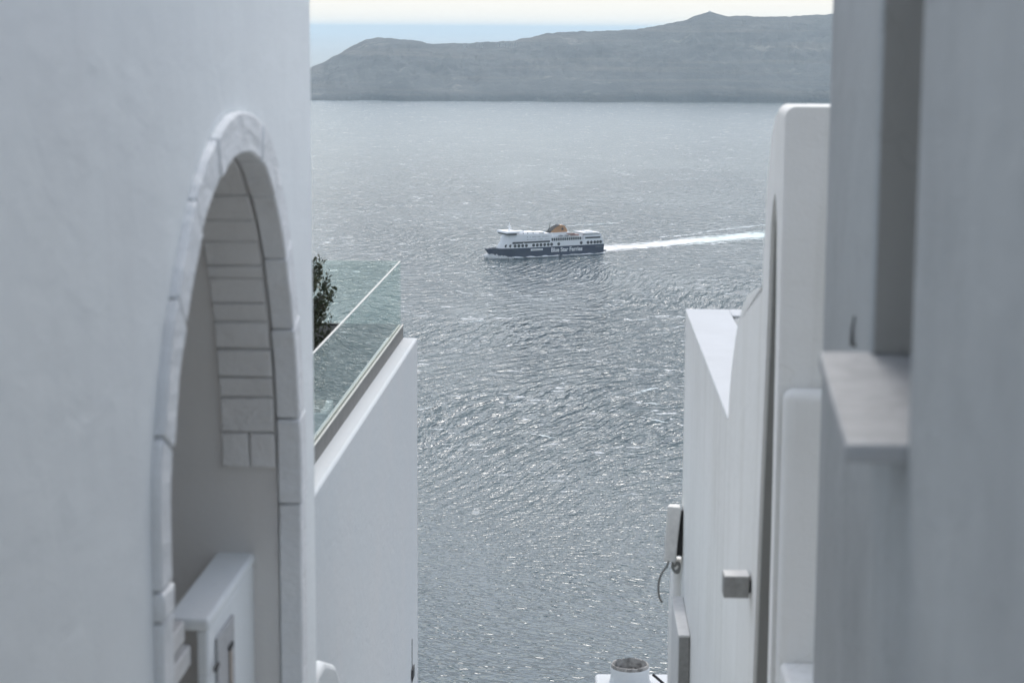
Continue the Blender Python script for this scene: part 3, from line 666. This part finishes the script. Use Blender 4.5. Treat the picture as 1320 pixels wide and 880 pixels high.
s0, z0 = E.hit(890, 818, 0.0); 
cb = thing('utility_cabinet', 'slim white wall cabinet below the cream box on the corner of the wall', 'cabinet', E.p(s0, z0 - 1.5))
print('cabinet', s0, z0, E.hit(877, 770), E.hit(862, 766, .085))
bm = bmesh.new(); wbox(bm, E, s0, s0 + 1.0, z0 - 2.0, z0 - 0.02, 0.003, 0.080); mesh_obj('body', bm, M['concrete'], cb, bevel=0.004)  # grey body paints the shade on the near end of the white cabinet
bm = bmesh.new(); wbox(bm, E, s0 - 0.008, s0 + 1.01, z0 - 0.018, z0, 0.003, 0.09); mesh_obj('top', bm, M['white_wood'], cb, bevel=0.003)
bm = bmesh.new(); wbox(bm, E, s0 + 0.01, s0 + 0.99, z0 - 1.98, z0 - 0.02, 0.0805, 0.088); mesh_obj('door', bm, M['white_wood'], cb, bevel=0.003)

# chimney on a lower roof
cY = 26.0; ct = at(812, 868, cY); crad = 26.5 * cY / FPX
rf = thing('lower_house', 'flat white roof of the house far below the street', 'house', (ct.x, cY, ct.z - 3))
bm = bmesh.new(); zr = at(790, 874, cY).z - 0.04; box(bm, at(768, 875, cY).x, ct.x + 3.0, cY - 4.0, cY + 0.35, zr - 6, zr); mesh_obj('roof', bm, M['wall_terrace'], rf, bevel=0.05, seg=3)
bm = bmesh.new(); tube(bm, [(ct.x + 0.30, cY - 0.15, zr + 0.15), (ct.x + 0.36, cY - 0.15, zr + 0.10), (ct.x + 0.45, cY - 0.15, zr + 0.02)], 0.02, 8)
mesh_obj('roof_pipe', bm, M['black'], rf)
ch = thing('chimney', 'round white chimney with open sooty top on the lower roof', 'chimney', (ct.x, cY, zr))
bm = bmesh.new(); prof = [(1.06, -0.5), (1.06, 0.0), (1.0, 0.05), (0.97, 0.16), (0.99, 0.27), (1.0, 0.31), (0.96, 0.34)]
n = 40; rings = [[bm.verts.new((ct.x + math.cos(2 * math.pi * k / n) * r * crad, cY + math.sin(2 * math.pi * k / n) * r * crad, zr - 0.0 + h * 0.62)) for k in range(n)] for r, h in prof]
for a, b in zip(rings, rings[1:]):
    for k in range(n): bm.faces.new((a[k], a[(k + 1) % n], b[(k + 1) % n], b[k]))
mesh_obj('shaft', bm, M['wall_terrace'], ch, smooth=True)
bm = bmesh.new(); prof = [(0.955, 0.335), (0.93, 0.40), (0.86, 0.41), (0.80, 0.36), (0.76, 0.1), (0.0, 0.08)]
rings = [[bm.verts.new((ct.x + math.cos(2 * math.pi * k / n) * r * crad, cY + math.sin(2 * math.pi * k / n) * r * crad, zr + h * 0.62 + (random.uniform(-.008, .008) if 0.8 < r < .95 else 0))) for k in range(n)] for r, h in prof]
for a, b in zip(rings, rings[1:]):
    for k in range(n): bm.faces.new((a[k], a[(k + 1) % n], b[(k + 1) % n], b[k]))
mesh_obj('rim', bm, M['soot'], ch, smooth=True)

# ------------------------------------------------------------------ the ferry
HEAD = R(28)
corner_w = on_sea(778.0, 326.6)
ROTF = math.pi + HEAD
fw = Vector((math.cos(ROTF), math.sin(ROTF), 0)); pt = Vector((-fw.y, fw.x, 0))     # forward, port
forigin = corner_w - pt * 12.0
ferry = thing('ferry', 'large navy and white car ferry with ochre funnel sailing left', 'ferry', forigin)
ferry.rotation_euler = (0, 0, ROTF); FS = 1.08; ferry.scale = (FS, FS, FS)
def fobj(name, bm, mat, parent=None, **kw):
    return mesh_obj(name, bm, mat, parent or ferry, **kw)
def lerp_tab(tab, x):
    if x <= tab[0][0]: return tab[0][1]
    for (a, b), (c, d) in zip(tab, tab[1:]):
        if x <= c: return b + (d - b) * (x - a) / (c - a)
    return tab[-1][1]
BW = [(0, 10.6), (8, 11.2), (20, 11.4), (88, 11.4), (108, 9.6), (122, 6.2), (132, 3.0), (139, 0.35)]
BD = [(0, 11.4), (100, 11.4), (116, 10.6), (128, 8.2), (138, 4.9), (144, 2.2), (148, 0.25)]
HD = 11.0
def hull():
    bm = bmesh.new(); secs = []
    NS = 60
    for i in range(NS + 1):
        f = i / NS; sec = []
        for k in range(7):
            g = k / 6; z = -2 + (HD + 2) * g; gz = max(0, z / HD)
            xm = 139.0 + (148 - 139) * gz ** 1.3; x = -0.6 * (1 - f) * gz + xm * f ** 0.9
            xb = x * 139 / xm if False else x
            bw = lerp_tab(BW, xb * 139.0 / xm); bd = lerp_tab(BD, xb * 148.0 / xm)
            b = bw + (bd - bw) * gz ** 1.6
            sec.append((x, b, z))
        ring_ = [bm.verts.new(p) for p in sec] + [bm.verts.new((p[0], -p[1], p[2])) for p in sec[::-1]]
        secs.append(ring_)
    for a, b in zip(secs, secs[1:]):
        n = len(a)
        for k in range(n): bm.faces.new((a[k], a[(k + 1) % n], b[(k + 1) % n], b[k]))
    bm.faces.new(secs[0]); bm.faces.new(secs[-1][::-1])
    box(bm, -4.5, -0.2, -9.5, 9.5, 2.2, 3.6)
    return fobj('hull', bm, M['ship_navy'], smooth=True)
hull_o = hull()
def plan(front, hb, x0, cut):
    return [(x0, hb), (front - cut * 2.6, hb), (front - cut * 1.5, hb * 0.9), (front - cut * 0.65, hb * 0.62), (front - cut * 0.12, hb * 0.25), (front, 0)]
def tier(levels, mat=None, name='superstructure', parent=None):   # levels: (z, front, halfbreadth, x0, cut)
    bm = bmesh.new(); rr = []
    for z, front, hb, x0, cut in levels:
        h = plan(front, hb, x0, cut); L = [bm.verts.new((x, y, z)) for x, y in h] + [bm.verts.new((x, -y, z)) for x, y in h[-2::-1]]
        rr.append(L)
    for a, b in zip(rr, rr[1:]):
        n = len(a)
        for k in range(n): bm.faces.new((a[k], a[(k + 1) % n], b[(k + 1) % n], b[k]))
    bm.faces.new(rr[0][::-1]); bm.faces.new(rr[-1])
    return fobj(name, bm, mat or M['ship_white'], parent)
lower = tier([(HD + 0.01, 133, 11.30, 0.2, 11), (17.0, 129.5, 11.30, 1.2, 10)])
upper = tier([(17.01, 129.0, 11.15, 68, 9.8), (22, 127, 11.15, 69, 9.4), (26.2, 125, 11.0, 70, 9)], name='accommodation_block')
# foredeck
bm = bmesh.new()
for (x0, x1, y0, y1, h) in ((134, 137, -2, 1, 1.3), (137.5, 139, 0.5, 2.2, 1.6), (139.5, 141, -1.5, 0.4, 1.1), (133.5, 135, 2, 4, 1.0)): box(bm, x0, x1, y0, y1, HD, HD + h)
fobj('deck_winches', bm, M['ship_deck'])
# window bands
bm = bmesh.new(); box(bm, 70.5, 101.5, 11.25, 11.42, 16.2, 18.1); 
for (xa, ya, xb, yb) in ((101.6, 11.42, 117.6, 10.2),):
    quadbox(bm, [(xa, ya - .6, 16.0), (xb, ya - 1.4, 16.0), (xb, ya - 1.2, 16.0), (xa, ya, 16.0), (xa, ya - .6, 18.1), (xb, ya - 1.4, 18.1), (xb, ya - 1.2, 18.1), (xa, ya, 18.1)])
fobj('window_band', bm, M['ship_glass'])
# round windows
def disc(r, d, n=20):
    bm = bmesh.new(); a = [bm.verts.new((math.cos(2 * math.pi * k / n) * r, 0, math.sin(2 * math.pi * k / n) * r)) for k in range(n)]; b = [bm.verts.new((q.co.x, d, q.co.z)) for q in a]
    for k in range(n): bm.faces.new((a[k], a[(k + 1) % n], b[(k + 1) % n], b[k]))
    bm.faces.new(a[::-1]); bm.faces.new(b); return bm
def side_y(x):
    front, hb, cut = 131.5, 11.3, 10.6
    h = plan(front, hb, 0, cut)
    for (a, b), (c, d) in zip(h, h[1:]):
        if a <= x <= c: return b + (d - b) * (x - a) / (c - a)
    return hb
U = lambda zx: (1165 - zx) / 6.947 * 1.030 + 0.6
proto = None
for zx in (332, 364, 397, 428, 459, 490, 552, 584, 616, 648, 679, 708, 770, 968, 1028, 1058, 1088, 1114, 1140):
    x = U(zx)
    if proto is None: proto = o = fobj('porthole', disc(1.8, 0.35), M['ship_glass'])
    else: o = proto.copy(); COL.objects.link(o); o.parent = ferry
    o.location = (x, side_y(x) - 0.15, 13.6); 
# small cabin windows in two rows
bm = bmesh.new(); rng = random.Random(3)
for row, z in ((0, 20.0), (1, 23.0)):
    for k in range(24):
        x = 73 + k * 1.75
        if rng.random() < 0.18: continue
        hgt = 0.75 if row else 0.6
        wdt = 0.45 if rng.random() < 0.75 else 0.8
        if x < 101:
            bm = bmesh.new(); box(bm, x - wdt, x + wdt, 11.0, 11.20, z - hgt / 2, z + hgt / 2); fobj('cabin_window', bm, M['ship_deck'], upper)
# open decks amidships
mid = tier([(17.01, 70, 9.0, 29, 0.1), (20.6, 70, 9.0, 29, 0.1)], M['ship_deck'], 'deckhouse')
bm = bmesh.new(); box(bm, 28, 69.9, 9.02, 9.2, 17.3, 19.6); fobj('promenade_opening', bm, M['ship_glass'])
bm = bmesh.new()
for k in range(15): x = 29.5 + k * 2.8; box(bm, x - 0.25, x + 0.25, 10.9, 11.2, 17.0, 20.7)
box(bm, 28, 69.9, 8.5, 11.25, 20.7, 21.1)
fobj('promenade_deck', bm, M['ship_white'])
bm = bmesh.new()
for k in range(22): x = 28.5 + k * 1.9; box(bm, x - 0.1, x + 0.1, 11.0, 11.15, 21.1, 22.5)
for z in (21.6, 22.0, 22.5): box(bm, 28, 69.9, 11.0, 11.12, z - 0.06, z + 0.06)
fobj('railing', bm, M['ship_white'])
tier([(21.11, 66, 7.5, 42, 0.1), (25.9, 66, 7.5, 42, 0.1)], M['ship_white'], 'funnel_casing')
bm = bmesh.new(); box(bm, 31, 41, -6, 8.2, 21.1, 23.2); box(bm, 37, 47, 7.6, 9.5, 23.0, 24.6); fobj('deck_store', bm, M['ship_brown'], bevel=0.2)
for k, x in enumerate((48, 56)):
    bm = bmesh.new(); secs = []
    for i in range(9):
        f = i / 8 * 2 - 1; wv = math.sqrt(max(0.02, 1 - f * f)); secs.append([bm.verts.new((x + f * 3.6, 10.1 + math.cos(2 * math.pi * q / 10) * 1.3 * wv, 22.6 + math.sin(2 * math.pi * q / 10) * 1.2 * wv)) for q in range(10)])
    for a, b in zip(secs, secs[1:]):
        for q in range(10): bm.faces.new((a[q], a[(q + 1) % 10], b[(q + 1) % 10], b[q]))
    fobj('lifeboat', bm, M['ship_deck'], smooth=True)
# after block
tier([(17.01, 27, 11.1, 2.4, 0.2), (23.6, 26, 11.1, 4.0, 0.2)], M['ship_white'], 'after_block')
bm = bmesh.new(); box(bm, 4.5, 24.5, 11.0, 11.3, 18.0, 19.9); fobj('after_window', bm, M['ship_glass'])
bm = bmesh.new(); box(bm, 5.5, 27, 9.8, 11.25, 22.3, 22.9); fobj('after_upper_window', bm, M['ship_glass'])
bm = bmesh.new(); box(bm, 6, 26.5, -11, 10.8, 24.0, 24.8); box(bm, 11, 20, -5, 5, 24.8, 26.0); fobj('after_roof', bm, M['ship_white'], bevel=0.2)
# bridge
bm = bmesh.new(); box(bm, 113, 124.6, -11.8, 11.8, 26.25, 28.1); fobj('bridge_window', bm, M['ship_glass'], bevel=0.3)
bm = bmesh.new(); quadbox(bm, [(110, -12.8, 28.12), (126.2, -12.8, 28.12), (126.2, 12.8, 28.12), (110, 12.8, 28.12), (110, -12.4, 30.2), (125.4, -12.4, 30.2), (125.4, 12.4, 30.2), (110, 12.4, 30.2)])
br = fobj('bridge', bm, M['ship_white'], bevel=0.25)
bm = bmesh.new(); tube(bm, [(117, 0, 30.2), (116, 0, 39)], [0.7, 0.3], 8); box(bm, 115.6, 117.4, -3.6, 3.6, 33.5, 34.1); box(bm, 115.4, 117.2, -2.2, 2.2, 35.6, 36.1); tube(bm, [(114.5, 2, 30.2), (116.2, 0, 36)], 0.3, 6); tube(bm, [(114.5, -2, 30.2), (116.2, 0, 36)], 0.3, 6)
box(bm, 117.2, 118.0, -2.2, 2.2, 34.2, 34.9)
fobj('foremast', bm, M['ship_white'])
# roof deck gear
bm = bmesh.new()
for (x0, x1, hb, h) in ((86, 109, 8.5, 1.9), (74, 84, 6.0, 1.4), (100, 108, 4.0, 3.4)): box(bm, x0, x1, -hb, hb, 26.2, 26.2 + h)
box(bm, 77, 80, 7, 9, 26.2, 27.4)
fobj('roof_houses', bm, M['ship_white'], bevel=0.15)
bm = bmesh.new()
bm.free()
for x in (90, 97, 102.5):
    bm = bmesh.new(); box(bm, x, x + 1.4, 8.5, 8.62, 26.5, 27.8); fobj('roof_vent', bm, M['ship_deck'])
bm = bmesh.new(); box(bm, 77.5, 83, 8.2, 9.6, 26.22, 27.0); fobj('roof_hatch', bm, M['ship_deck'])
# funnel
fp = [(67.0, 25.9), (65.2, 27.6), (62.5, 29.6), (59.5, 31.6), (56.0, 33.1), (52.5, 34.0), (49.5, 34.0), (47.0, 33.0), (45.4, 30.8), (44.3, 28.3), (43.6, 25.9)]
bm = bmesh.new(); a = [bm.verts.new((x, 4.2, z)) for x, z in fp]; b = [bm.verts.new((x, -4.2, z)) for x, z in fp]
bm.faces.new(a); bm.faces.new(b[::-1])
for k in range(len(a)): bm.faces.new((a[k], a[(k + 1) % len(a)], b[(k + 1) % len(a)], b[k]))
fun = fobj('funnel', bm, M['ship_gold'], bevel=0.5, seg=2)
bm = bmesh.new()
for (x, z), (x2, z2) in zip(fp[0:5], fp[1:6]):
    for q in range(2):
        f = (q + 0.25) / 2; X, Z = x + (x2 - x) * f, z + (z2 - z) * f; box(bm, X - 0.38, X + 0.38, -4.4, 4.40, Z - 0.35, Z + 0.75)
fobj('louvres', bm, M['black'], fun)
bm = bmesh.new(); star = []
for k in range(10):
    r_ = 2.5 if k % 2 == 0 else 0.95; an = math.pi / 2 + k * math.pi / 5; star.append((50.5 + r_ * math.cos(an), 29.6 + r_ * math.sin(an)))
a = [bm.verts.new((x, 4.2, z)) for x, z in star]; b = [bm.verts.new((x, 4.42, z)) for x, z in star]
for k in range(10): bm.faces.new((a[k], a[(k + 1) % 10], b[(k + 1) % 10], b[k]))
bm.faces.new(b)
fobj('star_emblem', bm, M['black'], fun)
bm = bmesh.new(); tube(bm, [(68.4, 2, 25.9), (66.5, 2, 31), (64.9, 2, 37.2)], [0.55, 0.4, 0.2], 8); box(bm, 65.6, 68, 1.8, 2.2, 29.6, 30.2); fobj('mast', bm, M['black'])
# name on the side and the plate forward of it
cu = bpy.data.curves.new('hull_lettering', 'FONT'); cu.body = 'Blue Star Ferries'; cu.extrude = 0.03; cu.offset = 0.022
tmp = bpy.data.objects.new('lettering_source', cu); COL.objects.link(tmp); bpy.context.view_layer.update()
me = bpy.data.meshes.new_from_object(tmp.evaluated_get(bpy.context.evaluated_depsgraph_get())); bpy.data.objects.remove(tmp)
xs = [q.co.x for q in me.vertices]; wd = max(xs) - min(xs); k = 40.5 / wd
for q in me.vertices: q.co = ((q.co.x - min(xs)) * k, q.co.y * k * 1.12, q.co.z * k)
me.name = 'hull_lettering'; tx = bpy.data.objects.new('hull_lettering', me); COL.objects.link(tx); me.materials.clear(); me.materials.append(M['ship_white'])
tx.parent = ferry; tx.matrix_local = Matrix(((-1, 0, 0, U(705)), (0, 0, 1, 11.46), (0, 1, 0, 4.9), (0, 0, 0, 1)))
bm = bmesh.new(); box(bm, U(632), U(528), 11.2, 11.55, 7.4, 9.5); fobj('name_plate', bm, M['ship_white'], bevel=0.4, seg=3)
bm = bmesh.new()
box(bm, U(622), U(536), 11.5, 11.6, 8.25, 8.65)
fobj('plate_mark', bm, M['ship_deck'])
bm = bmesh.new(); box(bm, -0.2, 11, 11.38, 11.46, 8.9, 9.15); box(bm, -0.2, 11, 11.38, 11.46, 7.6, 7.8); fobj('hull_stripe', bm, M['ship_deck'])

# ------------------------------------------------------------------ foam: wake, wash along the side, bow wave
def ribbon(name, pts, mat, z):          # pts: (px, py_top, py_bottom) of the band on the water
    bm = bmesh.new(); uvl = bm.loops.layers.uv.new('UVMap'); rows = []; n = 60
    top = smooth_line([on_sea(a, b) for a, b, c in pts], n); bot = smooth_line([on_sea(a, c) for a, b, c in pts], n)
    for a, b in zip(top, bot): rows.append([bm.verts.new(b.lerp(a, q / 6) + Vector((0, 0, z))) for q in range(7)])
    for i in range(n - 1):
        for q in range(6):
            f = bm.faces.new((rows[i][q], rows[i + 1][q], rows[i + 1][q + 1], rows[i][q + 1]))
            for lp, (u_, v_) in zip(f.loops, ((i, q), (i + 1, q), (i + 1, q + 1), (i, q + 1))): lp[uvl].uv = (u_ / (n - 1), v_ / 6)
    return mesh_obj(name, bm, mat, smooth=True)
tag(ribbon('ship_wake', [(776, 314, 327), (800, 313.5, 325), (830, 311, 322.5), (870, 307, 319), (910, 303, 315.8), (950, 299, 312.3), (1000, 294.8, 308.5), (1090, 288, 300), (1250, 273, 287)], M['wake'], 0.25), kind='stuff')
tag(ribbon('wake_edge_foam', [(850, 304, 309), (890, 299, 306), (930, 292, 301), (980, 286, 296), (1050, 278, 290)], M['edge_foam'], 0.35), kind='stuff')
for px, py, wd, hh, tl in ((828, 505, 42, 11, -9), (835, 520, 34, 7, 2), (842, 541, 40, 6, 8), (548, 527, 22, 6, -3), (700, 562, 30, 6, 5), (663, 520, 22, 5, -4), (760, 290, 60, 4, -3), (610, 415, 30, 4, -3)):
    tag(ribbon('foam_patch', [(px - wd / 2, py - 1 - tl / 2, py + 1 - tl / 2), (px - wd / 4, py - hh / 2 - tl / 4, py + hh / 2 - tl / 4), (px + wd / 4, py - hh / 2 + tl / 4, py + hh / 2 + tl / 4), (px + wd / 2, py - 1 + tl / 2, py + 1 + tl / 2)], M['torn'], 0.3), kind='stuff')
def hull_ribbon():                     # wash hugging the port waterline
    bm = bmesh.new(); uvl = bm.loops.layers.uv.new('UVMap'); rows = []; n = 70
    for i in range(n):
        x = -2 + 142 * i / (n - 1); b = lerp_tab(BW, x); wv = 2.6 + 2.0 * math.exp(-((x - 125) / 14) ** 2)
        rows.append([bm.verts.new(forigin + fw * x * FS + pt * (b * FS - 1.2 + (wv + 1.2) * q / 3) + Vector((0, 0, (1.5 + 0.7 * math.sin(x * 0.35)) * (1 - q / 3) + 0.3))) for q in range(4)])
    for i in range(n - 1):
        for q in range(3):
            f = bm.faces.new((rows[i][q], rows[i + 1][q], rows[i + 1][q + 1], rows[i][q + 1]))
            for lp, (u_, v_) in zip(f.loops, ((i, q), (i + 1, q), (i + 1, q + 1), (i, q + 1))): lp[uvl].uv = (0.0, 0.25 + 0.35 * v_ / 3)
    return mesh_obj('side_wash', bm, M['wash'], smooth=True)
tag(hull_ribbon(), kind='stuff')
bm = bmesh.new(); rng = random.Random(9)
for k in range(110):                    # bow wave: overlapping lumps of spray either side of the stem
    f = rng.random(); side = 1 if rng.random() < 0.45 else -1
    x = 141 - f * 26; y = side * (lerp_tab(BW, x) + 0.8 + f * (7.0 if side < 0 else 4.0) * rng.uniform(0.3, 1)); sz = (3.0 * (1 - f) + 0.7) * rng.uniform(0.6, 1.1)
    c = forigin + fw * (x * FS + rng.uniform(0, 3)) + pt * y * FS + Vector((0, 0, sz * rng.uniform(0.1, 0.7)))
    g = bmesh.ops.create_icosphere(bm, subdivisions=2, radius=sz, matrix=Matrix.Translation(c))
    for q in g['verts']: q.co += Vector((mnoise.noise(q.co * 0.9), mnoise.noise(q.co * 0.9 + Vector((9, 0, 0))), mnoise.noise(q.co * 0.9 + Vector((0, 9, 0))))) * sz * 0.5
tag(mesh_obj('bow_wave', bm, M['spray'], smooth=True), kind='stuff')

# ------------------------------------------------------------------ haze
bm = bmesh.new(); box(bm, -91000, 91000, -300, 201000, -62, 338)
hz = mesh_obj('haze', bm, None); t = NT('haze_air')
vol = t.n('VolumePrincipled'); vol.inputs['Color'].default_value = (0.75, 0.91, 1.0, 1); vol.inputs['Density'].default_value = 4.0e-5; vol.inputs['Anisotropy'].default_value = 0.25
t.l(vol.outputs[0], t.out.inputs['Volume']); hz.data.materials.append(t.m); tag(hz, kind='stuff')
try: t.m.cycles.homogeneous_volume = True
except Exception: pass
